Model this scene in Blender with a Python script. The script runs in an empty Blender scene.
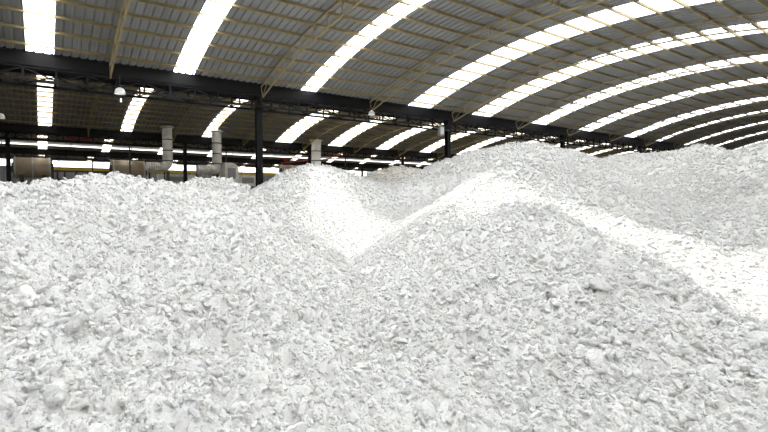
import bpy, math
import numpy as np
from mathutils import Vector

# ------------------------------------------------------------------ camera
F = 472.0                       # focal length in pixels of the 768x432 frame
PITCH = math.radians(2.6)
AZ = math.atan((40 - 384) / F)  # azimuth of the +Y axis seen from the camera's forward axis
ZC = 4.2                        # camera height over the concrete floor
sc = bpy.context.scene
col = sc.collection
cam = bpy.data.objects.new('camera', bpy.data.cameras.new('camera'))
col.objects.link(cam)
cam.data.sensor_width = 36.0
cam.data.lens = F / 768 * 36.0
cam.data.clip_start = 0.05
cam.data.clip_end = 400
cam.location = (0, 0, ZC)
cam.rotation_euler = (math.pi / 2 - PITCH, 0, AZ)
sc.camera = cam

# ------------------------------------------------------------------ sky, light, exposure
SKYLIGHT = 6.6                  # brightness of the daylit translucent roof panels over the near slope
SKYLIGHT_DIM = 2.2              # the same, glow turned down so the heaps under these panels stay grey
sun = bpy.data.objects.new('sun', bpy.data.lights.new('sun', 'SUN'))
col.objects.link(sun)
sun.data.energy = 27.0
sun.data.angle = math.radians(17)
sun.data.color = (1.0, 0.98, 0.94)
sun.rotation_euler = Vector((0.17, 0.5, 0.83)).to_track_quat('Z', 'Y').to_euler()
w = bpy.data.worlds.new('overcast_sky')
sc.world = w
w.use_nodes = True
w.node_tree.nodes['Background'].inputs[0].default_value = (0.86, 0.93, 1.0, 1)
w.node_tree.nodes['Background'].inputs[1].default_value = 3.0
sc.view_settings.view_transform = 'Standard'
sc.view_settings.look = 'None'
sc.view_settings.exposure = 0.98
sc.view_settings.gamma = 1.0
sc.view_settings.use_curve_mapping = False

# ------------------------------------------------------------------ pixel -> world helpers
def ray(px, py):
    u = (px - 384) / F; v = -(py - 216) / F
    fw = math.cos(PITCH) + v * math.sin(PITCH)
    up = -math.sin(PITCH) + v * math.cos(PITCH)
    return np.array([-fw * math.sin(AZ) + u * math.cos(AZ), fw * math.cos(AZ) + u * math.sin(AZ), up])
def at_y(px, py, Y):
    d = ray(px, py); d = d * Y / d[1]
    return Vector((d[0], d[1], d[2] + ZC))
def at_r(px, py, r):
    d = ray(px, py)
    return d * r / math.hypot(d[0], d[1])

# ------------------------------------------------------------------ materials
def mat(name, colour, rough=0.6, metal=0.0, noise=0.0, scale=3.0, bump=0.0, bscale=20.0, tint=None, spec=0.5):
    m = bpy.data.materials.new(name); m.use_nodes = True
    nt = m.node_tree; b = nt.nodes['Principled BSDF']
    b.inputs['Roughness'].default_value = rough
    b.inputs['Metallic'].default_value = metal
    b.inputs['Specular IOR Level'].default_value = spec
    b.inputs['Base Color'].default_value = (*colour, 1)
    tc = nt.nodes.new('ShaderNodeNewGeometry')
    if noise:
        n = nt.nodes.new('ShaderNodeTexNoise'); n.inputs['Scale'].default_value = scale; n.inputs['Detail'].default_value = 5
        nt.links.new(tc.outputs['Position'], n.inputs['Vector'])
        r = nt.nodes.new('ShaderNodeMix'); r.data_type = 'RGBA'
        c2 = tint if tint else tuple(c * (1 - noise) for c in colour)
        r.inputs['A'].default_value = (*colour, 1); r.inputs['B'].default_value = (*c2, 1)
        mr = nt.nodes.new('ShaderNodeMapRange'); mr.inputs['From Min'].default_value = 0.4; mr.inputs['From Max'].default_value = 0.7
        nt.links.new(n.outputs['Fac'], mr.inputs['Value']); nt.links.new(mr.outputs['Result'], r.inputs['Factor'])
        nt.links.new(r.outputs['Result'], b.inputs['Base Color'])
    if bump:
        n = nt.nodes.new('ShaderNodeTexNoise'); n.inputs['Scale'].default_value = bscale; n.inputs['Detail'].default_value = 6
        nt.links.new(tc.outputs['Position'], n.inputs['Vector'])
        bm = nt.nodes.new('ShaderNodeBump'); bm.inputs['Strength'].default_value = bump; bm.inputs['Distance'].default_value = 0.03
        nt.links.new(n.outputs['Fac'], bm.inputs['Height']); nt.links.new(bm.outputs['Normal'], b.inputs['Normal'])
    return m

def lit_mat(name, colour, strength):
    m = mat(name, (0.8, 0.8, 0.78), 0.5, noise=0.15, scale=1.5)
    b = m.node_tree.nodes['Principled BSDF']
    b.inputs['Emission Color'].default_value = (*colour, 1)
    b.inputs['Emission Strength'].default_value = strength
    return m

def clear_mat(name, colour, strength, part):
    m = lit_mat(name, colour, strength); nt = m.node_tree
    out = nt.nodes['Material Output']; b = nt.nodes['Principled BSDF']
    t = nt.nodes.new('ShaderNodeBsdfTransparent'); mx = nt.nodes.new('ShaderNodeMixShader'); mx.inputs[0].default_value = part
    nt.links.new(b.outputs[0], mx.inputs[1]); nt.links.new(t.outputs[0], mx.inputs[2]); nt.links.new(mx.outputs[0], out.inputs['Surface'])
    return m
def pulp_mat():
    m = mat('white_pulp', (0.77, 0.762, 0.742), 0.95, spec=0.1, noise=0.1, scale=5.0, tint=(0.745, 0.728, 0.69), bump=0.7, bscale=40.0)
    return m

M = dict(
    pulp=pulp_mat(),
    sheet=mat('galvanised_roof_sheet', (0.225, 0.228, 0.222), 0.55, 0.0, noise=0.18, scale=0.7),
    sky=lit_mat('translucent_skylight', (0.925, 0.955, 1.0), SKYLIGHT),
    sky_dim=lit_mat('dimmed_skylight', (0.93, 0.96, 1.0), SKYLIGHT_DIM),
    sky_band=lit_mat('eaves_skylight', (0.97, 0.99, 1.0), 1.6),
    sky_far=lit_mat('cream_skylight', (1.0, 0.965, 0.89), 2.0),
    sky_clear=clear_mat('clear_skylight', (0.93, 0.96, 1.0), SKYLIGHT*1.2, 0.45),
    purlin=mat('tan_painted_steel', (0.34, 0.26, 0.12), 0.6, noise=0.25, scale=4),
    arch=mat('tan_truss_steel', (0.34, 0.27, 0.135), 0.6, noise=0.2, scale=4),
    girder=mat('black_painted_steel', (0.007, 0.007, 0.008), 0.42, noise=0.3, scale=3, spec=0.2),
    web=mat('charcoal_truss_steel', (0.011, 0.011, 0.012), 0.55, noise=0.3, scale=3, spec=0.2),
    floor=mat('grey_concrete', (0.16, 0.155, 0.15), 0.85, noise=0.3, scale=0.8, bump=0.2),
    wall=mat('pale_sheet_wall', (0.28, 0.28, 0.28), 0.6, noise=0.15, scale=0.6),
    rust=mat('rusty_brown_steel', (0.52, 0.44, 0.34), 0.45, 0.2, noise=0.5, scale=0.9, tint=(0.38, 0.27, 0.17)),
    steel=mat('weathered_grey_steel', (0.72, 0.71, 0.67), 0.42, 0.2, noise=0.35, scale=2),
    dark=mat('dark_machine_steel', (0.05, 0.048, 0.045), 0.6, noise=0.3, scale=3),
    white=mat('white_enamel', (0.85, 0.85, 0.84), 0.4, noise=0.06, scale=2),
    yellow=mat('yellow_paint', (0.80, 0.58, 0.03), 0.5, noise=0.15, scale=2),
    red=mat('red_paint', (0.42, 0.05, 0.035), 0.5, noise=0.25, scale=2),
    box=mat('grey_plastic', (0.25, 0.26, 0.28), 0.5, noise=0.1, scale=4),
    bulb=lit_mat('lamp_bulb', (1, 0.97, 0.9), 2.0),
)

# ------------------------------------------------------------------ mesh helpers
class MB:
    def __init__(self): self.v = []; self.f = []
    def add(self, v, f):
        o = len(self.v); self.v += [tuple(p) for p in v]; self.f += [tuple(i + o for i in q) for q in f]
    def box(self, a, b):
        (x0, y0, z0), (x1, y1, z1) = a, b
        self.add([(x0,y0,z0),(x1,y0,z0),(x1,y1,z0),(x0,y1,z0),(x0,y0,z1),(x1,y0,z1),(x1,y1,z1),(x0,y1,z1)],
                 [(3,2,1,0),(4,5,6,7),(0,1,5,4),(1,2,6,5),(2,3,7,6),(3,0,4,7)])
    def bar(self, a, b, w, h=None, up=(0,0,1)):
        h = h or w; a = Vector(a); b = Vector(b); d = (b - a).normalized(); up = Vector(up)
        if abs(d.dot(up)) > 0.95: up = Vector((0, 1, 0))
        s = d.cross(up).normalized() * (w / 2); u = s.cross(d).normalized() * (h / 2)
        self.add([a-s-u, a+s-u, a+s+u, a-s+u, b-s-u, b+s-u, b+s+u, b-s+u],
                 [(3,2,1,0),(4,5,6,7),(0,1,5,4),(1,2,6,5),(2,3,7,6),(3,0,4,7)])
    def tube(self, pts, rad, n=16, caps=True):
        pts = [Vector(p) for p in pts]; rad = rad if hasattr(rad, '__len__') else [rad] * len(pts)
        o = len(self.v); ref = None
        for i, p in enumerate(pts):
            d = (pts[min(i+1, len(pts)-1)] - pts[max(i-1, 0)]).normalized()
            if ref is None:
                ref = Vector((0,0,1)) if abs(d.z) < 0.9 else Vector((1,0,0))
            s = d.cross(ref).normalized(); u = s.cross(d).normalized(); ref = u
            for k in range(n):
                t = 2*math.pi*k/n; self.v.append(tuple(p + (s*math.cos(t) + u*math.sin(t))*rad[i]))
        for i in range(len(pts)-1):
            for k in range(n):
                a = o+i*n+k; b = o+i*n+(k+1) % n
                self.f.append((a, b, b+n, a+n))
        if caps:
            self.f.append(tuple(o+k for k in reversed(range(n))))
            self.f.append(tuple(o+(len(pts)-1)*n+k for k in range(n)))
    def lathe(self, c, prof, n=20):
        c = Vector(c); o = len(self.v)
        for r, z in prof:
            for k in range(n):
                t = 2*math.pi*k/n; self.v.append((c.x+r*math.cos(t), c.y+r*math.sin(t), c.z+z))
        for i in range(len(prof)-1):
            for k in range(n):
                a = o+i*n+k; b = o+i*n+(k+1) % n
                self.f.append((a, b, b+n, a+n))
    def mesh(self, name, m, smooth=False):
        me = bpy.data.meshes.new(name); me.from_pydata(self.v, [], self.f)
        me.materials.append(m)
        if smooth:
            me.polygons.foreach_set('use_smooth', [True]*len(me.polygons))
            try: me.set_sharp_from_angle(angle=math.radians(35))
            except Exception: pass
        me.update(); return me
    def build(self, name, m, parent=None, smooth=False):
        return link(name, self.mesh(name, m, smooth), parent)

def link(name, me, parent=None, loc=None):
    o = bpy.data.objects.new(name, me); col.objects.link(o)
    if parent is not None:
        o.parent = parent
        o.matrix_parent_inverse = Vector_inv(parent)
    if loc is not None: o.location = loc
    return o
def Vector_inv(p):
    from mathutils import Matrix
    m = Matrix.LocRotScale(p.location, p.rotation_euler, p.scale)
    return m.inverted()
def empty(name, loc=(0,0,0)):
    o = bpy.data.objects.new(name, None); col.objects.link(o); o.location = loc; o.empty_display_size = 0.2
    return o
def tag(o, label=None, cat=None, group=None, kind=None):
    if label: o['label'] = label
    if cat: o['category'] = cat
    if group: o['group'] = group
    if kind: o['kind'] = kind
    return o
ORD = ['first','second','third','fourth','fifth','sixth','seventh','eighth','ninth','tenth','eleventh','twelfth',
       'thirteenth','fourteenth','fifteenth','sixteenth','seventeenth','eighteenth']

# ------------------------------------------------------------------ the hall: layout numbers
X0, X1 = -14.0, 98.3            # ends of the hall along the girders
HALF, PITCHY = 10.3, 21.8       # half span of a vault, distance between valley girders
R = 31.2
CY0 = 10.6                      # centre line of the vault over the heaps
ZG = ZC + 5.03                  # eaves of every vault = top of the valley gutters
CZ = ZG - math.sqrt(R*R - HALF*HALF)
TH = math.asin(HALF / R)
def arc(t, dr=0.0):             # t in [-1, 1] over the span -> (dy, z)
    a = t * TH
    return (R+dr)*math.sin(a), CZ + (R+dr)*math.cos(a)

# floor and walls
YB0, YB1 = CY0 - HALF - 1.2 - 2*HALF - 0.6, CY0 + 3*PITCHY + HALF + 0.6
m = MB(); m.box((X0-0.3, YB0-0.3, -0.2), (X1+0.3, YB1+0.3, 0.0))
tag(m.build('floor', M['floor']), kind='structure', label='grey concrete floor of the hall')
def corr_wall(name, a, b, z0, z1, label):
    a = Vector((*a, 0)); b = Vector((*b, 0)); d = (b-a); L = d.length; d.normalize(); n = Vector((-d.y, d.x, 0))
    mb = MB(); pts = []
    s = 0.0
    while s < L:
        for ds, o in ((0, 0), (0.30, 0), (0.36, 0.05), (0.44, 0.05)):
            if s+ds <= L: pts.append(a + d*(s+ds) + n*o)
        s += 0.5
    pts.append(b)
    v = []; f = []
    for i, p in enumerate(pts):
        v += [(p.x, p.y, z0), (p.x, p.y, z1)]
        if i: f.append((2*i-2, 2*i, 2*i+1, 2*i-1))
    mb.add(v, f)
    o = mb.build(name, M['wall']); tag(o, label, kind='structure'); return o
ZT = ZC + 6.9
corr_wall('wall_far', (X0, YB1), (X1, YB1), 0, ZT, 'pale corrugated far side wall')
corr_wall('wall_back', (X0, YB0), (X1, YB0), 0, ZT, 'pale corrugated wall behind the heaps')
corr_wall('wall_left', (X0, YB0), (X0, YB1), 0, ZT, 'pale corrugated end wall on the left')
corr_wall('wall_right', (X1, YB0), (X1, YB1), 0, ZT, 'pale corrugated end wall on the right')

# ------------------------------------------------------------------ vaulted roofs: sheets, skylights, purlins
NSEG = 18
def sheet_mesh(name, material, width, nrib=3, nseg=NSEG, dr=0.0):
    prof = []
    p = width / nrib
    for k in range(nrib):
        prof += [(k*p, 0), (k*p + p*0.62, 0), (k*p + p*0.70, 0.035), (k*p + p*0.92, 0.035)]
    prof.append((width, 0))
    v = []; f = []
    for j in range(nseg+1):
        t = -1 + 2*j/nseg
        for x, h in prof:
            y, z = arc(t, dr+h); v.append((x, y, z - CZ))
    n = len(prof)
    for j in range(nseg):
        for i in range(n-1):
            f.append((j*n+i, (j+1)*n+i, (j+1)*n+i+1, j*n+i+1))   # faces look down into the hall
    mb = MB(); mb.add(v, f)
    return mb.mesh(name, material)
SHEET_W = 0.84
me_sheet = sheet_mesh('roof_sheet', M['sheet'], SHEET_W)
me_sky = {1: sheet_mesh('skylight_panel', M['sky'], SHEET_W), 2: sheet_mesh('skylight_panel', M['sky_dim'], SHEET_W),
          3: sheet_mesh('skylight_panel', M['sky_clear'], SHEET_W), 4: sheet_mesh('skylight_panel', M['sky_far'], SHEET_W)}
PUR_T = [(-1 + (i + 0.6) * 2/22.2) for i in range(22)]           # purlins about a metre apart

def purlin_mesh(L, name='purlin'):                                 # C section, 100 x 55 mm
    mb = MB()
    mb.box((0, -0.004, -0.10), (L, 0.004, 0.0)); mb.box((0, -0.004, -0.008), (L, 0.045, 0.0)); mb.box((0, -0.004, -0.10), (L, 0.045, -0.092))
    return mb.mesh(name, M['purlin'])
me_purl = purlin_mesh(12.9)
me_purl_long = purlin_mesh(X1 - X0)

def roof(name, cy, strips, label, lapped):
    root = empty(name, (0, cy, CZ)); tag(root, label, kind='structure')
    spans = []; x = X0
    for a, n, *mk in strips:
        wd = 0.80 if n == 1 else 1.66
        spans.append((x, a, False)); spans.append((a, a+wd, (n, mk[0] if mk else n))); x = a+wd
    spans.append((x, X1, False))
    for a, b, kind in spans:
        if b - a < 0.05: continue
        n = kind[0] if kind else max(1, round((b-a)/SHEET_W))
        for k in range(n):
            o = bpy.data.objects.new('skylight_panel' if kind else 'roof_sheet', me_sky[kind[1]] if kind else me_sheet)
            col.objects.link(o); o.parent = root
            o.location = (a + (b-a)*k/n, 0, 0); o.scale = ((b-a)/n/SHEET_W, 1, 1)
    for i, t in enumerate(PUR_T):
        y, z = arc(t, -0.01)
        if lapped:
            xs = [X0 - 1.7 + 12*k for k in range(10)]
            for k, xx in enumerate(xs):
                o = bpy.data.objects.new('purlin', me_purl); col.objects.link(o); o.parent = root
                o.location = (xx - 0.9 + 8.28 - 6.0 + 0.02, y + (0.06 if k % 2 else 0.0), z - CZ); o.rotation_euler = (-t*TH, 0, 0)
        else:
            o = bpy.data.objects.new('purlin', me_purl_long); col.objects.link(o); o.parent = root
            o.location = (X0, y, z - CZ); o.rotation_euler = (-t*TH, 0, 0)
    return root
S1 = [(-5.9, 1), (-0.25, 1), (4.56, 1), (10.29, 1, 3), (16.9, 2), (22.05, 2), (28.0, 2), (33.9, 2), (40.8, 2), (46.7, 1, 2)] + [(52.7+6*k, 1, 2) for k in range(8)]
S2 = [(-6.0, 1, 4), (0.05, 1, 4), (5.30, 1, 4), (11.52, 1, 4), (18.3, 2, 4), (24.0, 2, 4), (30.0, 2, 4), (36.3, 2, 4), (42.3, 2, 4), (48.3, 2, 4)] + [(54.3+6*k, 2, 4) for k in range(7)]
S3 = [(-6+6*k, 1, 4) for k in range(17)]
roof('ceiling', CY0, S1, 'vaulted grey sheet roof over the white heaps with tan purlins', True)
roof('ceiling.001', CY0 + PITCHY, S2, 'second vaulted sheet roof, beyond the near dark girder', False)
roof('ceiling.002', CY0 + 2*PITCHY, S3, 'third vaulted sheet roof, above the machinery', False)
roof('ceiling.003', CY0 + 3*PITCHY, S3, 'farthest vaulted sheet roof along the far wall', False)
roof('ceiling.004', CY0 - PITCHY, S1, 'vaulted sheet roof behind the heaps', False)

# ------------------------------------------------------------------ arched roof trusses
def arch_truss(cy, x):
    root = empty('arch_truss', (x, cy, ZG))
    n = 20; DEP = 0.52
    def P(t, dr): y, z = arc(t, dr); return Vector((x, cy+y, z))
    top = MB(); bot = MB()
    tt = [-1 + 2*i/n for i in range(n+1)]
    def depth(t): return -0.15 - DEP
    for a, b in zip(tt[:-1], tt[1:]):
        top.bar(P(a, -0.14), P(b, -0.14), 0.055, 0.055)
        bot.bar(P(a, depth(a)), P(b, depth(b)), 0.055, 0.055)
    top.build('top_chord', M['arch'], root); bot.build('bottom_chord', M['arch'], root)
    for i, t in enumerate(tt):
        mb = MB(); mb.bar(P(t, -0.16), P(t, depth(t)+0.03), 0.026); mb.build('web_post', M['arch'], root)
        if i < n:
            t2 = tt[i+1]; mb = MB()
            if i % 2: mb.bar(P(t, -0.16), P(t2, depth(t2)+0.03), 0.022)
            else: mb.bar(P(t, depth(t)+0.03), P(t2, -0.16), 0.022)
            mb.build('web_brace', M['arch'], root)
    return root
def copy_tree(root, loc):
    r = root.copy(); col.objects.link(r); r.location = loc
    for ch in [o for o in root.children]:
        c = ch.copy(); col.objects.link(c); c.parent = r; c.matrix_parent_inverse = ch.matrix_parent_inverse.copy()
    return r
a0 = arch_truss(CY0, 2.28)
XS = [2.28 + 6*k for k in range(16)]
for k, x in enumerate(XS):
    a = a0 if k == 0 else copy_tree(a0, (x, CY0, ZG))
    lab = {0: 'tan arched roof truss ending above the round white lamp, first from the left',
           1: 'tan arched roof truss ending above the nearest dark column, second from the left'}.get(
           k, f'{ORD[k]} tan arched roof truss from the left in the near vault')
    tag(a, lab, 'truss', 'tan arch trusses of the near vault')
for k in range(12):
    a = copy_tree(a0, (3.1 + 6*k, CY0 + PITCHY, ZG))
    tag(a, f'{ORD[k]} arched roof truss from the left in the dim vault beyond the girder', 'truss', 'arch trusses of the second vault')

# ------------------------------------------------------------------ valley girders
def girder(i, label, fine):
    y0 = CY0 + HALF + PITCHY*i; y1 = y0 + 1.2
    root = empty('valley_girder', (X0, y0 + 0.6, ZC + 4.0)); tag(root, label, 'girder')
    zt, zb, zc = ZG - 0.02, ZC + 4.53, ZC + 4.0
    mb = MB()
    mb.box((X0, y0, zb), (X1, y0+0.012, zt+0.06)); mb.box((X0, y1-0.012, zb), (X1, y1, zt+0.06)); mb.box((X0, y0, zb), (X1, y1, zb+0.012))
    mb.box((X0, y0-0.03, zt-0.02), (X1, y0, zt-0.008)); mb.box((X0, y1, zt-0.02), (X1, y1+0.03, zt-0.008))
    mb.build('gutter', M['girder'], root)
    for yy in (y0 + 0.08, y1 - 0.08):
        mb = MB(); mb.box((X0, yy-0.05, zc), (X1, yy+0.05, zc+0.09)); mb.build('bottom_chord', M['web'], root)
        mb = MB(); mb.box((X0, yy-0.05, zb-0.07), (X1, yy+0.05, zb-0.003)); mb.build('top_chord', M['web'], root)
    P = 0.96; n = int((X1 - X0)/P)
    post = MB(); post.box((-0.03, -0.03, zc+0.09), (0.03, 0.03, zb-0.07)); post = post.mesh('web_post', M['web'])
    d1 = MB(); d1.bar((0, 0, zc+0.1), (P, 0, zb-0.08), 0.045); d1 = d1.mesh('web_brace', M['web'])
    d2 = MB(); d2.bar((0, 0, zb-0.08), (P, 0, zc+0.1), 0.045); d2 = d2.mesh('web_brace', M['web'])
    rest = MB()
    for side, yy in enumerate((y0 + 0.08, y1 - 0.08)):
        for k in range(n):
            x = X0 + 0.2 + k*P
            if fine and -6 < x < 62:
                for me, nm in ((post, 'web_post'), (d1 if (k+side) % 2 else d2, 'web_brace')):
                    o = bpy.data.objects.new(nm, me); col.objects.link(o); o.parent = root
                    o.matrix_parent_inverse = Vector_inv(root); o.location = (x, yy, 0)
            else:
                rest.box((x-0.03, yy-0.03, zc+0.09), (x+0.03, yy+0.03, zb-0.07))
                if (k+side) % 2: rest.bar((x, yy, zc+0.1), (x+P, yy, zb-0.08), 0.045)
                else: rest.bar((x, yy, zb-0.08), (x+P, yy, zc+0.1), 0.045)
    tag(rest.build('web_lattice', M['web'], root), kind='stuff')
    return root
girder(0, 'long black valley girder with X-braced truss crossing above the heaps', True)
girder(1, 'second black valley girder farther back, behind the grey exhaust stacks', False)
girder(2, 'farthest dark valley girder beyond the machinery', False)
girder(-1, 'dark valley girder above the photographer', False)

def column(x, y, z1, wdt, label):
    root = empty('steel_column', (x, y, 0)); tag(root, label, 'column')
    mb = MB(); h = wdt/2
    mb.box((x-h, y-h, 0.03), (x+h, y-h+0.02, z1)); mb.box((x-h, y+h-0.02, 0.03), (x+h, y+h, z1)); mb.box((x-0.012, y-h, 0.03), (x+0.012, y+h, z1))
    mb.build('shaft', M['girder'], root)
    mb = MB(); mb.box((x-h-0.08, y-h-0.08, 0), (x+h+0.08, y+h+0.08, 0.03)); mb.build('base_plate', M['girder'], root)
    mb = MB(); mb.box((x-h-0.05, y-0.55, z1), (x+h+0.05, y+0.55, z1+0.03)); mb.box((x-h, y-h, z1+0.03), (x+h, y+h, ZC+4.53))
    mb.build('head_bracket', M['girder'], root)
    return root
GY = CY0 + HALF + 0.6
for k in range(5):
    column(8.28 + 12*k, GY - 0.3, ZC + 3.97, 0.27, ['thick black steel column nearest the camera, left of the middle heap',
        'black steel column with a small grey box hung at its head', 'black steel column rising behind the tallest white heap',
        'fourth black column along the near girder, sunk behind the heaps', 'fifth black column along the near girder, sunk behind the heaps'][k])
for k in range(6):
    column(-1.75 + 12*k, GY + PITCHY, ZC + 3.97, 0.27, f'{ORD[k]} thin black column from the left under the second girder')
for k in range(6):
    column(-5 + 12*k, GY + 2*PITCHY, ZC + 3.97, 0.27, f'{ORD[k]} thin black column from the left under the farthest girder')

# ------------------------------------------------------------------ heaps of white pulp
def hsh(ix, iy, s):
    h = (ix.astype(np.int64)*374761393 + iy.astype(np.int64)*668265263 + s*1274126177) & 0xffffffff
    h = ((h ^ (h >> 13))*1274126177) & 0xffffffff
    return ((h ^ (h >> 16)) & 0xffff)/65535.0*2 - 1
def vnoise(x, y, s):
    ix = np.floor(x); iy = np.floor(y); fx = x-ix; fy = y-iy
    fx = fx*fx*(3-2*fx); fy = fy*fy*(3-2*fy)
    a = hsh(ix, iy, s); b = hsh(ix+1, iy, s); c = hsh(ix, iy+1, s); d = hsh(ix+1, iy+1, s)
    return (a*(1-fx)+b*fx)*(1-fy) + (c*(1-fx)+d*fx)*fy

# each heap: crest lines [(px, py, distance)], fall of the flanks, rounding of the crest
HEAPS = {
 'A': ('big near white pulp heap filling the left foreground', [
    ([(-200,185,11.5),(-60,185,11),(0,184,10.6),(45,183,10.4),(75,181,10.3),(103,178,10.2),(130,182,10.1),(155,186,10.0),(190,194,9.8),(220,212,9.6),(242,230,9.2)], 0.7, 0.4),
    ([(-100,190,10.0),(-100,300,5.6),(-100,460,3.0)], 0.15, 0.3, 1.0),
    ([(40,190,9.4),(60,300,5.6),(80,460,3.0)], 0.15, 0.3, 1.0),
    ([(150,193,9.0),(190,300,5.6),(240,460,3.0)], 0.15, 0.3, 0.9),
    ([(208,218,8.6),(262,300,5.8),(360,460,3.0)], 0.2, 0.3, 0.6),
    ([(0,480,2.7),(240,470,2.7),(360,480,2.7)], 0.15, 0.5, 1.2),
    ]),
 'B': ('near white pulp mound in the right foreground with a shaded front face', [
    ([(492,206,9.6),(518,198,9.4),(545,202,9.0),(590,224,8.2),(650,262,7.2),(720,310,6.1),(800,368,5.1),(950,480,4.0)], 0.78, 0.2),
    ([(505,214,8.8),(480,300,5.6),(440,460,3.0)], 0.2, 0.3, 0.8),
    ([(585,242,7.4),(580,320,5.2),(560,460,3.0)], 0.2, 0.3, 0.7),
    ([(690,315,5.6),(680,380,4.2),(660,480,3.0)], 0.2, 0.3, 0.5),
    ([(425,270,9.0),(405,328,6.0),(390,460,3.0)], 0.2, 0.3, 0.8),
    ([(360,480,2.8),(560,480,2.8),(760,480,3.0)], 0.2, 0.5, 0.8),
    ]),
 'C': ('main white pulp heap right of centre with a long sunlit ridge', [
    ([(352,282,9.6),(375,260,10.0),(400,240,10.6),(425,220,11.2),(450,200,12.0),(482,174,13.7),(504,163,14.6),(526,158,15.1),(545,164,15.2)], 0.68, 0.2),
    ([(545,164,15.2),(575,171,15.2),(625,188,15),(690,208,14.8)], 0.40, 0.4, 3.2),
    ([(503,186,12.8),(475,235,9.8)], 0.3, 0.4, 0.9),
    ([(560,182,14.3),(590,207,12.2),(612,226,10.6)], 0.3, 0.4, 1.0),
    ([(640,200,14.0),(665,236,11.2),(690,264,9.8)], 0.3, 0.4, 1.0),
    ]),
 'D': ('tall rounded white pulp heap peaking behind the main ridge', [
    ([(425,172,23.6),(450,159,24),(480,149,24.5),(512,143,25),(535,142,25),(565,149,25),(600,160,26),(640,174,26)], 0.55, 0.8),
    ]),
 'E': ('bright white pulp heap between the black column and the main ridge', [
    ([(262,193,22.3),(280,177,22.3),(293,167,22.2),(303,164,22.2),(316,163,22.2),(334,166,22.2),(350,172,22.4),(372,180,22.6),(420,190,23.4)], 0.62, 0.2),
    ([(318,170,21.6),(334,208,19),(345,242,17.6),(350,266,16.2)], 0.35, 0.6, 1.2),
    ([(300,185,20.5),(305,225,17.6)], 0.35, 0.5, 1.0),
    ([(372,184,21.6),(385,214,18.6),(390,240,16.6)], 0.35, 0.5, 1.2),
    ([(430,186,21.6),(425,205,19)], 0.4, 0.5, 1.0),
    ]),
 'F': ('low white pulp mound and ridge just behind the left foreground heap', [
    ([(180,187,12.6),(190,182,12.5),(203,178,12.4),(220,178,12.2),(236,184,12),(256,197,11.6),(278,223,11.1),(305,256,10.7),(328,275,10.4),(345,284,10.3)], 0.75, 0.2),
    ]),
 'G': ('distant pale pulp heap behind the bright one, under the girder', [
    ([(368,176,33),(385,169,33),(398,166,33),(412,167,33),(426,175,33)], 0.6, 0.6),
    ]),
 'H': ('distant grey-white pulp heap under the far end of the girder', [
    ([(590,160,37),(612,155,37),(640,152,37),(668,151,37),(686,147,37),(700,143,37),(713,146,36),(735,152,36),(780,160,36)], 0.6, 0.4),
    ]),
 'I': ('grey-white pulp heap rising to the right edge of the picture', [
    ([(628,178,26),(660,167,26),(700,158,25),(735,149,24),(768,141,23),(830,136,22),(950,140,20)], 0.45, 0.4),
    ]),
 'J': ('low white pulp mound in front of the right-hand heap', [
    ([(675,208,16.4),(700,206,15.6),(768,204,14.5),(860,204,13.5),(1000,215,12)], 0.34, 0.6),
    ]),
}
RID = {n: [(np.array([at_r(*p) for p in q[0]]), q[1], q[2], q[3] if len(q) > 3 else 99.0) for q in H[1]] for n, H in HEAPS.items()}
def heap_z(n, X, Y):
    zs = []
    for P, slope, r0, wd in RID[n]:
        best = np.full(X.shape, -99.0)
        for a, b in zip(P[:-1], P[1:]):
            dx, dy = b[0]-a[0], b[1]-a[1]; L = dx*dx+dy*dy+1e-9
            t = np.clip(((X-a[0])*dx+(Y-a[1])*dy)/L, 0, 1)
            d = np.hypot(X-a[0]-t*dx, Y-a[1]-t*dy)
            e = np.maximum(d-wd, 0)
            best = np.maximum(best, a[2]+t*(b[2]-a[2]) - slope*(np.sqrt(d*d+r0*r0)-r0) - (0.8-slope)*e*e/(e+0.3))
        zs.append(best)
    mx = np.maximum.reduce(zs); k = 12.0
    return mx + np.log(sum(np.exp(k*(z-mx)) for z in zs))/k + ZC - 0.05
def domes(X, Y, cell, seed):
    """rounded lumps with sharp gaps between them (cellular)"""
    x = X/cell + 0.4*vnoise(X/cell*0.9, Y/cell*0.9, seed+31); y = Y/cell + 0.4*vnoise(X/cell*0.9, Y/cell*0.9, seed+32)
    ix = np.floor(x); iy = np.floor(y); best = np.full(X.shape, -9.0)
    for dx in (-1, 0, 1):
        for dy in (-1, 0, 1):
            cx = ix+dx; cy = iy+dy
            px = cx + 0.5 + 0.45*hsh(cx, cy, seed); py = cy + 0.5 + 0.45*hsh(cx, cy, seed+1)
            h = 0.5 + 0.5*hsh(cx, cy, seed+2)
            best = np.maximum(best, 0.35 + 0.65*h - 1.25*((x-px)**2 + (y-py)**2))
    return best
def pits(X, Y, cell, seed, share):
    """small hollows between the clumps"""
    x = X/cell; y = Y/cell; ix = np.floor(x); iy = np.floor(y); best = np.zeros(X.shape)
    for dx in (-1, 0, 1):
        for dy in (-1, 0, 1):
            cx = ix+dx; cy = iy+dy
            px = cx + 0.5 + 0.45*hsh(cx, cy, seed); py = cy + 0.5 + 0.45*hsh(cx, cy, seed+1)
            h = 0.5 + 0.5*hsh(cx, cy, seed+2); rad = 0.16 + 0.2*(0.5 + 0.5*hsh(cx, cy, seed+3))
            d2 = ((x-px)**2 + ((y-py)*1.3)**2)/(rad*rad)
            best = np.maximum(best, np.where(h < share, np.clip(1.3 - d2*1.3, 0, 1), 0))
    return best
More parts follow.
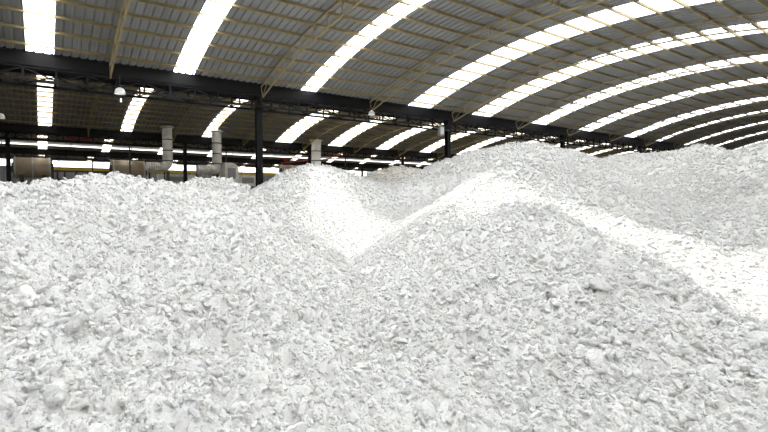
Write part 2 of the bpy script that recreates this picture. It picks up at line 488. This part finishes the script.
def relief(X, Y, near, rough=1.0):
    z = 0.11*vnoise(X/1.7, Y/1.7, 1) + 0.05*vnoise(X/0.8, Y/0.8, 2) + 0.14*domes(X, Y, 0.36, 3) - 0.15
    z += 0.09*domes(X, Y, 0.15, 6)
    z -= 0.11*pits(X, Y, 0.24, 21, 0.45)
    if near: z += 0.05*domes(X, Y, 0.075, 9) - 0.09*pits(X, Y, 0.15, 25, 0.4)
    return z*rough
def all_z(X, Y):
    return np.array([heap_z(n, X, Y) for n in HEAPS])
BOX = {}
for n in HEAPS:
    pts = np.concatenate([P for P, *_ in RID[n]])
    mg = 3.0 if n in 'AB' else 7.0
    BOX[n] = (pts[:,0].min()-mg, pts[:,0].max()+mg, pts[:,1].min()-mg, pts[:,1].max()+mg)
ROUGH = dict(A=1.0, B=0.8, C=0.5, D=0.4, E=0.5, F=0.8, G=0.4, H=0.4, I=0.45, J=0.5)   # finer material away from the near slopes
STEP = dict(A=0.032, B=0.032, C=0.06, D=0.12, E=0.07, F=0.05, G=0.2, H=0.2, I=0.13, J=0.07)
NAMES = list(HEAPS)
heap_obj = {}
for n in NAMES:
    x0, x1, y0, y1 = BOX[n]; st = STEP[n]
    gx = np.arange(x0, x1, st); gy = np.arange(y0, y1, st)
    X, Y = np.meshgrid(gx, gy, indexing='ij')
    Z = heap_z(n, X, Y); other = np.full(X.shape, -99.0)
    for q in NAMES:
        if q != n: other = np.maximum(other, heap_z(q, X, Y))
    keep = (Z > other - 0.25) & (Z > -0.3)
    Zr = np.maximum(Z + relief(X, Y, n in 'AB', ROUGH[n]), -0.05)
    idx = np.full(X.shape, -1); 
    kf = keep[:-1,:-1] & keep[1:,:-1] & keep[1:,1:] & keep[:-1,1:]
    used = np.zeros(X.shape, bool)
    used[:-1,:-1] |= kf; used[1:,:-1] |= kf; used[1:,1:] |= kf; used[:-1,1:] |= kf
    idx[used] = np.arange(used.sum())
    V = np.stack([X[used], Y[used], Zr[used]], 1)
    i, j = np.nonzero(kf)
    Fc = np.stack([idx[i,j], idx[i+1,j], idx[i+1,j+1], idx[i,j+1]], 1)
    me = bpy.data.meshes.new('pulp_heap'); me.vertices.add(len(V)); me.vertices.foreach_set('co', V.ravel())
    me.loops.add(Fc.size); me.loops.foreach_set('vertex_index', Fc.ravel().astype(np.int32))
    me.polygons.add(len(Fc)); me.polygons.foreach_set('loop_start', np.arange(0, Fc.size, 4).astype(np.int32))
    me.polygons.foreach_set('use_smooth', np.ones(len(Fc), bool))
    me.materials.append(M['pulp']); me.update(); me.validate()
    o = link('pulp_heap', me); tag(o, HEAPS[n][0], 'heap', 'heaps of white pulp'); heap_obj[n] = o

# lumps and crumbs
rng = np.random.default_rng(7)
def lump_mesh(seed):
    import bmesh
    bm = bmesh.new(); bmesh.ops.create_icosphere(bm, subdivisions=3, radius=1.0)
    r = np.random.default_rng(seed)
    ph = r.uniform(0, 6.28, (9, 3)); fr = r.normal(0, 1, (9, 3))*np.array([1.4,1.4,2.6,2.6,4.6,4.6,7.5,7.5,9.0])[:, None]
    am = [0.2, 0.2, 0.2, 0.2, 0.14, 0.14, 0.09, 0.09, 0.07]
    pl = r.normal(0, 1, (5, 3)); pl /= np.linalg.norm(pl, axis=1)[:, None]; cut = r.uniform(0.6, 1.0, 5)
    for v in bm.verts:
        p = np.array(v.co); s = 1 + sum(a*math.sin(float(f @ p) + q[0]) for a, f, q in zip(am, fr, ph))
        p = p*s
        for nrm, c in zip(pl, cut):
            e = float(nrm @ p) - c
            if e > 0: p = p - nrm*e*0.6
        v.co = p
    me = bpy.data.meshes.new('pulp_lump'); bm.to_mesh(me); bm.free()
    me.materials.append(M['pulp'])
    me.polygons.foreach_set('use_smooth', [True]*len(me.polygons)); me.update()
    return me
lumps_me = [lump_mesh(100+i) for i in range(10)]
def polar_points(n, r0, r1, amax=54):
    r = np.sqrt(rng.uniform(r0*r0, r1*r1, n)); a = np.radians(rng.uniform(-amax, amax, n)) - AZ
    return r*np.sin(a), r*np.cos(a), r
protos = []
X, Y, r_ = polar_points(300, 2.9, 7.5, 46)
r_order = np.argsort(r_)
for k in range(300):
    zz = all_z(X[k:k+1], Y[k:k+1])[:, 0]; z = zz.max() + float(relief(X[k:k+1], Y[k:k+1], True)[0])
    s = 0.03 + 0.06*rng.random()**2.8
    o = bpy.data.objects.new('pulp_lump', lumps_me[k % 10]); col.objects.link(o)
    o.location = (X[k], Y[k], z + s*0.12); o.scale = (s*rng.uniform(0.9, 1.6), s*rng.uniform(0.8, 1.2), s*rng.uniform(0.45, 0.8))
    o.rotation_euler = (rng.normal(0, 0.35), rng.normal(0, 0.35), rng.uniform(0, 6.28))
    tag(o, 'one of the larger loose white pulp lumps lying on the nearest slopes', 'lump', 'larger loose pulp lumps on the nearest slopes')
    if k < 10: protos.append(o)

def crumb_tree():
    ng = bpy.data.node_groups.new('scatter_crumbs', 'GeometryNodeTree')
    ng.interface.new_socket('Geometry', in_out='INPUT', socket_type='NodeSocketGeometry')
    ng.interface.new_socket('Geometry', in_out='OUTPUT', socket_type='NodeSocketGeometry')
    N = ng.nodes; L = ng.links
    gi = N.new('NodeGroupInput'); go = N.new('NodeGroupOutput')
    mp = N.new('GeometryNodeMeshToPoints'); L.new(gi.outputs[0], mp.inputs['Mesh'])
    gj = N.new('GeometryNodeJoinGeometry')
    for p in protos:
        oi = N.new('GeometryNodeObjectInfo'); oi.transform_space = 'ORIGINAL'; oi.inputs['Object'].default_value = p; oi.inputs['As Instance'].default_value = True
        L.new(oi.outputs['Geometry'], gj.inputs[0])
    ip = N.new('GeometryNodeInstanceOnPoints'); ip.inputs['Pick Instance'].default_value = True
    L.new(mp.outputs[0], ip.inputs['Points']); L.new(gj.outputs[0], ip.inputs['Instance'])
    def attr(name, typ):
        a = N.new('GeometryNodeInputNamedAttribute'); a.data_type = typ; a.inputs['Name'].default_value = name
        return a.outputs['Attribute']
    L.new(attr('pick', 'INT'), ip.inputs['Instance Index'])
    er = N.new('FunctionNodeEulerToRotation'); L.new(attr('turn', 'FLOAT_VECTOR'), er.inputs[0]); L.new(er.outputs[0], ip.inputs['Rotation'])
    L.new(attr('size', 'FLOAT_VECTOR'), ip.inputs['Scale'])
    L.new(ip.outputs[0], go.inputs[0])
    return ng
NG = crumb_tree()
bands = [(1.2, 4.5, 800, 0.010, 0.030), (4.5, 7.5, 520, 0.013, 0.038), (7.5, 12, 290, 0.018, 0.042), (12, 20, 150, 0.024, 0.048), (20, 30, 70, 0.03, 0.055), (30, 44, 26, 0.045, 0.075)]
PX, PY, PS = [], [], []
for r0, r1, dens, s0, s1 in bands:
    n = int(dens*math.radians(108)/2*(r1*r1-r0*r0))
    x, y, r = polar_points(n, r0, r1)
    clump = vnoise(x/0.5, y/0.5, 11)*0.5 + vnoise(x/1.3, y/1.3, 12)*0.5
    s = (s0 + (s1-s0)*rng.random(n)**1.8)*(1 + 0.35*clump)
    PX.append(x); PY.append(y); PS.append(s)
PX = np.concatenate(PX); PY = np.concatenate(PY); PS = np.concatenate(PS)
AZs = all_z(PX, PY); own = AZs.argmax(0)
PZ = AZs.max(0) + relief(PX, PY, True, np.array([ROUGH[n] for n in NAMES])[own])
ok = (PZ > 0.05) & (pits(PX, PY, 0.24, 21, 0.45) < 0.35) & ((pits(PX, PY, 0.15, 25, 0.4) < 0.35) | (np.hypot(PX, PY) > 11))
for i, n in enumerate(NAMES):
    s_ = (own == i) & ok; c = int(s_.sum())
    if not c: continue
    me = bpy.data.meshes.new('pulp_crumbs'); me.vertices.add(c)
    sz = PS[s_]
    me.vertices.foreach_set('co', np.stack([PX[s_], PY[s_], PZ[s_] + sz*rng.uniform(-0.1, 0.5, c)], 1).ravel())
    a = me.attributes.new('pick', 'INT', 'POINT'); a.data.foreach_set('value', rng.integers(0, 10, c).astype(np.int32))
    a = me.attributes.new('turn', 'FLOAT_VECTOR', 'POINT')
    a.data.foreach_set('vector', np.stack([rng.normal(0, 0.7, c), rng.normal(0, 0.7, c), rng.uniform(0, 6.28, c)], 1).ravel())
    a = me.attributes.new('size', 'FLOAT_VECTOR', 'POINT')
    a.data.foreach_set('vector', np.stack([sz*rng.uniform(0.9, 1.6, c), sz*rng.uniform(0.7, 1.1, c), sz*rng.uniform(0.5, 1.0, c)], 1).ravel())
    me.materials.append(M['pulp'])
    o = link('pulp_crumbs', me, heap_obj[n]); tag(o, kind='stuff')
    md = o.modifiers.new('scatter', 'NODES'); md.node_group = NG
print('crumbs', len(PX))

# ------------------------------------------------------------------ longitudinal skylight band at the far eaves of the third vault
def band(parent, cy, t0, t1):
    L = 5.9; v = []; f = []
    for j in range(3):
        y, z = arc(t0 + (t1-t0)*j/2, -0.13); v += [(0, y, z-CZ), (L, y, z-CZ)]
        if j: f.append((2*j-2, 2*j-1, 2*j+1, 2*j))
    mb = MB(); mb.add(v, f); me = mb.mesh('skylight_panel', M['sky_band'])
    for k in range(16):
        o = bpy.data.objects.new('skylight_panel', me); col.objects.link(o); o.parent = parent; o.location = (-9.0 + 6*k, 0, 0)
band(bpy.data.objects['ceiling.002'], 0, 0.84, 0.875)

# ------------------------------------------------------------------ machinery in the third bay
def xz(px, py, Y):
    p = at_y(px, py, Y); return p.x, p.z
def drum(px0, px1, y0, y1, Y, label):
    xa, zt = xz(px0, y0, Y); _, zb = xz(px0, y1, Y); xb, _ = xz(px1, y0, Y)
    r = (zt-zb)/2; zc = zt - r; root = empty('dryer_drum', ((xa+xb)/2, Y, 0)); tag(root, label, 'drum')
    mb = MB(); mb.tube([(xa, Y, zc), (xa+0.05, Y, zc), (xb-0.05, Y, zc), (xb, Y, zc)], [r*0.97, r, r, r*0.97], 32); mb.build('shell', M['rust'], root, True)
    for x in (xa+0.12, (xa+xb)/2, xb-0.12):
        mb = MB(); mb.tube([(x-0.05, Y, zc), (x+0.05, Y, zc)], r+0.04, 32); mb.build('flange_ring', M['steel'], root, True)
    for x in (xa+0.5, xb-0.5):
        mb = MB(); mb.box((x-0.15, Y-0.6, 0), (x+0.15, Y+0.6, zb+0.25)); mb.build('support_saddle', M['dark'], root)
    for e0, e1 in ((xa-0.12, xa), (xb, xb+0.15)):
        mb = MB(); mb.tube([(e0, Y, zc), (e1, Y, zc)], r*0.5, 20); mb.build('end_bearing', M['dark'], root, True)
drum(13, 51, 157, 178, 47.5, 'brown rusty horizontal drum at the far left, behind the left heap')
drum(111, 144, 159.5, 180, 47.5, 'brown rusty horizontal drum left of the exhaust stacks')
drum(281, 300, 165, 177, 47.5, 'dark round drum half hidden behind the bright heap')

# yellow crane runway between the machines
Yd = 49.5
xa, za = xz(53, 168.3, Yd); xb, _ = xz(292, 170, Yd)
root = empty('crane_runway', (xa, Yd, 0)); tag(root, 'long yellow runway beam on dark posts behind the drums and stacks', 'beam')
mb = MB(); mb.box((xa, Yd-0.12, za-0.13), (xb, Yd+0.12, za-0.1)); mb.box((xa, Yd-0.03, za-0.1), (xb, Yd+0.03, za+0.1)); mb.box((xa, Yd-0.12, za+0.1), (xb, Yd+0.12, za+0.13)); mb.build('beam', M['yellow'], root)
for k in range(7):
    x = xa + 0.3 + k*(xb-xa-0.6)/6; mb = MB(); mb.box((x-0.07, Yd-0.07, 0), (x+0.07, Yd+0.07, za-0.13)); mb.build('post', M['dark'], root)
# glowing ribbon added on the far wall in place of a white duct
Yw = YB1 - 0.1
x0w, ztop = xz(20, 158.8, Yw); _, zbot = xz(20, 166.5, Yw)
root = empty('glow_ribbon', (X0, Yw, zbot)); tag(root, 'long glowing ribbon behind the machines, standing in for a bright white duct', kind='structure')
for k in range(18):
    x = X0 + 0.5 + k*4.0
    mb = MB(); mb.box((x+0.05, Yw-0.02, zbot+0.05), (x+3.95, Yw+0.02, ztop-0.05)); mb.build('glow_panel', M['sky_band'], root)
    mb = MB(); mb.box((x-0.05, Yw-0.05, zbot), (x+0.05, Yw+0.05, ztop)); mb.build('divider', M['dark'], root)
for z in (zbot, ztop):
    mb = MB(); mb.box((X0+0.5, Yw-0.05, z-0.05), (X0+72.5, Yw+0.05, z+0.05)); mb.build('frame_rail', M['dark'], root)

def stack(px, r_px, ytop, ybend, Y, left_px, label):
    x, zt = xz(px, ytop, Y); _, zb = xz(px, ybend, Y); x2, _ = xz(px+r_px, ytop, Y); r = x2-x
    root = empty('exhaust_stack', (x, Y, 0)); tag(root, label, 'stack')
    xl, _ = xz(left_px, ybend, Y)
    mb = MB(); mb.tube([(x, Y, zb+r*1.2), (x, Y, zt)], r, 24, caps=False); mb.build('pipe', M['steel'], root, True)
    for f_ in (0.02, 0.33, 0.66):
        z = zb + r*1.2 + (zt-zb-r*1.2)*f_; mb = MB(); mb.tube([(x, Y, z-0.04), (x, Y, z+0.04)], r+0.04, 24); mb.build('flange_ring', M['dark'], root, True)
    mb = MB(); mb.lathe((x, Y, zt), [(r, -0.02), (r*1.05, 0.02), (r*1.4, 0.05), (r*1.4, 0.12), (r*1.2, 0.2), (r*0.3, 0.26), (0.01, 0.27)], 24); mb.build('rain_cap', M['steel'], root, True)
    pts = [(x - r*1.2*(1-math.cos(a)), Y, zb + r*1.2*(1 - math.sin(a))) for a in [math.pi/2*k/8 for k in range(9)]]
    mb = MB(); mb.tube(pts, r*1.02, 24); mb.build('elbow', M['steel'], root, True)
    n = 14; pp = [(x - r*1.2 + (xl-x+r*1.2)*i/n, Y, zb) for i in range(n+1)]
    mb = MB(); mb.tube(pp, [r*(1.0 if i % 2 else 0.88) for i in range(n+1)], 24); mb.build('ribbed_duct', M['steel'], root, True)
    mb = MB(); mb.box((x-0.1, Y-0.1, 0), (x+0.1, Y+0.1, zb-r*0.9)); mb.build('stand', M['dark'], root)
stack(167, 5, 128.5, 167, 41.2, 146, 'left grey exhaust stack with a capped top and elbow')
stack(216.5, 4.6, 132.5, 170, 41.2, 197, 'middle grey exhaust stack rising beside a rounded tank')
stack(316, 4.2, 141.5, 176, 41.2, 300, 'right grey exhaust stack rising behind the bright heap')

def tank(px0, px1, y0, y1, Y, label, dep=1.6):
    xa, zt = xz(px0, y0, Y); xb, zb = xz(px1, y1, Y); root = empty('machine_casing', ((xa+xb)/2, Y, 0)); tag(root, label, 'machine')
    h = zt-zb; wd = xb-xa; pr = [(0, 0), (wd, 0)] + [(wd - h*0.35*(1-math.cos(a)), h*0.65 + h*0.35*math.sin(a)) for a in [math.pi/2*k/6 for k in range(7)]] + [(0, h)]
    n = len(pr); v = [(xa+a, Y-dep/2, zb+b) for a, b in pr] + [(xa+a, Y+dep/2, zb+b) for a, b in pr]
    mb = MB(); mb.add(v, [tuple(range(n)), tuple(reversed(range(n, 2*n)))] + [(i, i+n, (i+1) % n+n, (i+1) % n) for i in range(n)]); mb.build('housing', M['steel'], root)
    mb = MB(); mb.box((xa+wd*0.2, Y-dep/2-0.03, zb+h*0.25), (xa+wd*0.75, Y-dep/2, zb+h*0.75)); mb.build('access_panel', M['box'], root)
    for x in (xa+0.12, xb-0.12):
        for y in (Y-dep/2+0.1, Y+dep/2-0.1):
            mb = MB(); mb.box((x-0.07, y-0.07, 0), (x+0.07, y+0.07, zb)); mb.build('leg', M['dark'], root)
tank(222, 236, 163, 184, 41.2, 'rounded grey machine casing right of the middle stack')
tank(157, 196, 174, 184, 48.3, 'low grey machine casing between the left and middle stacks', 0.8)
tank(235, 256, 175, 186, 46.4, 'low grey hopper left of the nearest black column')

def lattice(name, a, b, dep, m, label, cat, n=10, zpost=0.0):
    a = Vector(a); b = Vector(b); root = empty(name, a); tag(root, label, cat); up = Vector((0, 0, dep))
    mb = MB(); mb.bar(a, b, 0.1); mb.build('bottom_chord', m, root); mb = MB(); mb.bar(a+up, b+up, 0.1); mb.build('top_chord', m, root)
    for k in range(n):
        p = a + (b-a)*k/n; q = a + (b-a)*(k+1)/n; mb = MB()
        if k % 2: mb.bar(p, q+up, 0.07)
        else: mb.bar(p+up, q, 0.07)
        mb.build('web_brace', m, root)
    for p in (a + (b-a)*0.1, a + (b-a)*0.9):
        mb = MB(); mb.bar((p.x, p.y, min(zpost, p.z)), (p.x, p.y, max(zpost, p.z)), 0.12 if zpost == 0 else 0.03); mb.build('post' if zpost == 0 else 'hanger', M['dark'], root)
lattice('red_boom', at_y(281, 163, 50.5), at_y(352, 157, 50.5), 0.5, M['red'], 'red lattice boom behind the bright heap and right stack', 'boom')
lattice('red_rail', at_y(66, 139, 43.3), at_y(92, 140.5, 43.3), 0.18, M['red'], 'short red lattice rail under the second girder at the left', 'rail', 6, ZC+4.55)
# dark machine frame between the drums
xa, zt = xz(53, 171, 48.0); xb, _ = xz(109, 171, 48.0)
root = empty('steel_gantry', (xa, 48.0, 0)); tag(root, 'dark steel frame standing between the two brown drums', 'frame')
for k in range(6):
    x = xa + (xb-xa)*k/5; mb = MB(); mb.box((x-0.06, 47.9, 0), (x+0.06, 48.1, zt)); mb.build('post', M['dark'], root)
for z in (zt, zt-0.7):
    mb = MB(); mb.box((xa, 47.92, z-0.07), (xb, 48.08, z+0.07)); mb.build('rail', M['dark'], root)
# pipe rack rail over the drums
xa, zt = xz(0, 155, 46.2); xb, _ = xz(250, 167, 46.2)
root = empty('pipe_rack', (xa, 46.2, 0)); tag(root, 'long dark pipe rack rail above the drums', 'rack')
mb = MB(); mb.box((xa-3, 46.15, zt-0.05), (xb, 46.25, zt+0.05)); mb.build('rail', M['dark'], root)
for k in range(7):
    x = xa + (xb-xa)*(k+0.15)/7; mb = MB(); mb.box((x-0.05, 46.15, 0), (x+0.05, 46.25, ZC+4.6 if k % 3 == 0 else zt)); mb.build('post', M['dark'], root)

# ------------------------------------------------------------------ lamps and the small box
def lamp(px, py, Y, r, zhang, label):
    p = at_y(px, py, Y); root = empty('pendant_lamp', p); tag(root, label, 'lamp', 'pendant lamps under the vaults')
    mb = MB(); mb.lathe(p, [(r, -r*0.6), (r*0.99, -r*0.4), (r*0.92, 0.0), (r*0.72, r*0.4), (r*0.4, r*0.62), (r*0.15, r*0.7), (0.01, r*0.72)], 24)
    mb.lathe(p, [(0.01, r*0.66), (r*0.38, r*0.57), (r*0.68, r*0.36), (r*0.88, -r*0.02), (r*0.95, -r*0.4), (r, -r*0.6)], 24); mb.build('shade', M['white'], root, True)
    mb = MB(); mb.lathe(p, [(0.005, -0.06), (0.035, -0.05), (0.05, 0.0), (0.035, 0.06), (0.03, 0.13)], 14); mb.build('bulb', M['bulb'], root, True)
    mb = MB(); mb.tube([(p.x, p.y, p.z+r*0.6), (p.x, p.y, zhang)], 0.012, 8); mb.build('stem', M['dark'], root)
    if Y < 21:
        mb = MB(); mb.box((p.x-0.02, p.y-0.02, zhang-0.02), (p.x+0.02, 20.96, zhang+0.02)); mb.build('bracket', M['dark'], root)
lamp(120, 91, 20.5, 0.19, ZC+4.49, 'round white pendant lamp hanging below the girder at the left')
lamp(371.5, 113, 20.5, 0.17, ZC+4.49, 'round white pendant lamp hanging at the third arch foot')
lamp(0, 116, 33, 0.22, ZC+6.4, 'white pendant lamp at the left edge in the dim second vault')
lamp(121, 101, 30, 0.07, ZC+6.4, 'tiny white pendant lamp in the second vault below the round one')
p = at_y(441, 131, 20.95)
root = empty('control_box', p); tag(root, 'small grey box hung on the left of the second black column', 'box')
mb = MB(); mb.box((p.x-0.16, p.y-0.1, p.z-0.27), (p.x+0.16, p.y+0.1, p.z+0.27)); mb.build('casing', M['box'], root)
mb = MB(); mb.box((p.x-0.13, p.y-0.115, p.z-0.22), (p.x+0.13, p.y-0.1, p.z+0.22)); mb.build('front_panel', M['steel'], root)
mb = MB(); mb.box((p.x+0.16, p.y-0.03, p.z+0.05), (20.28-0.12, p.y+0.03, p.z+0.11)); mb.build('bracket', M['dark'], root)
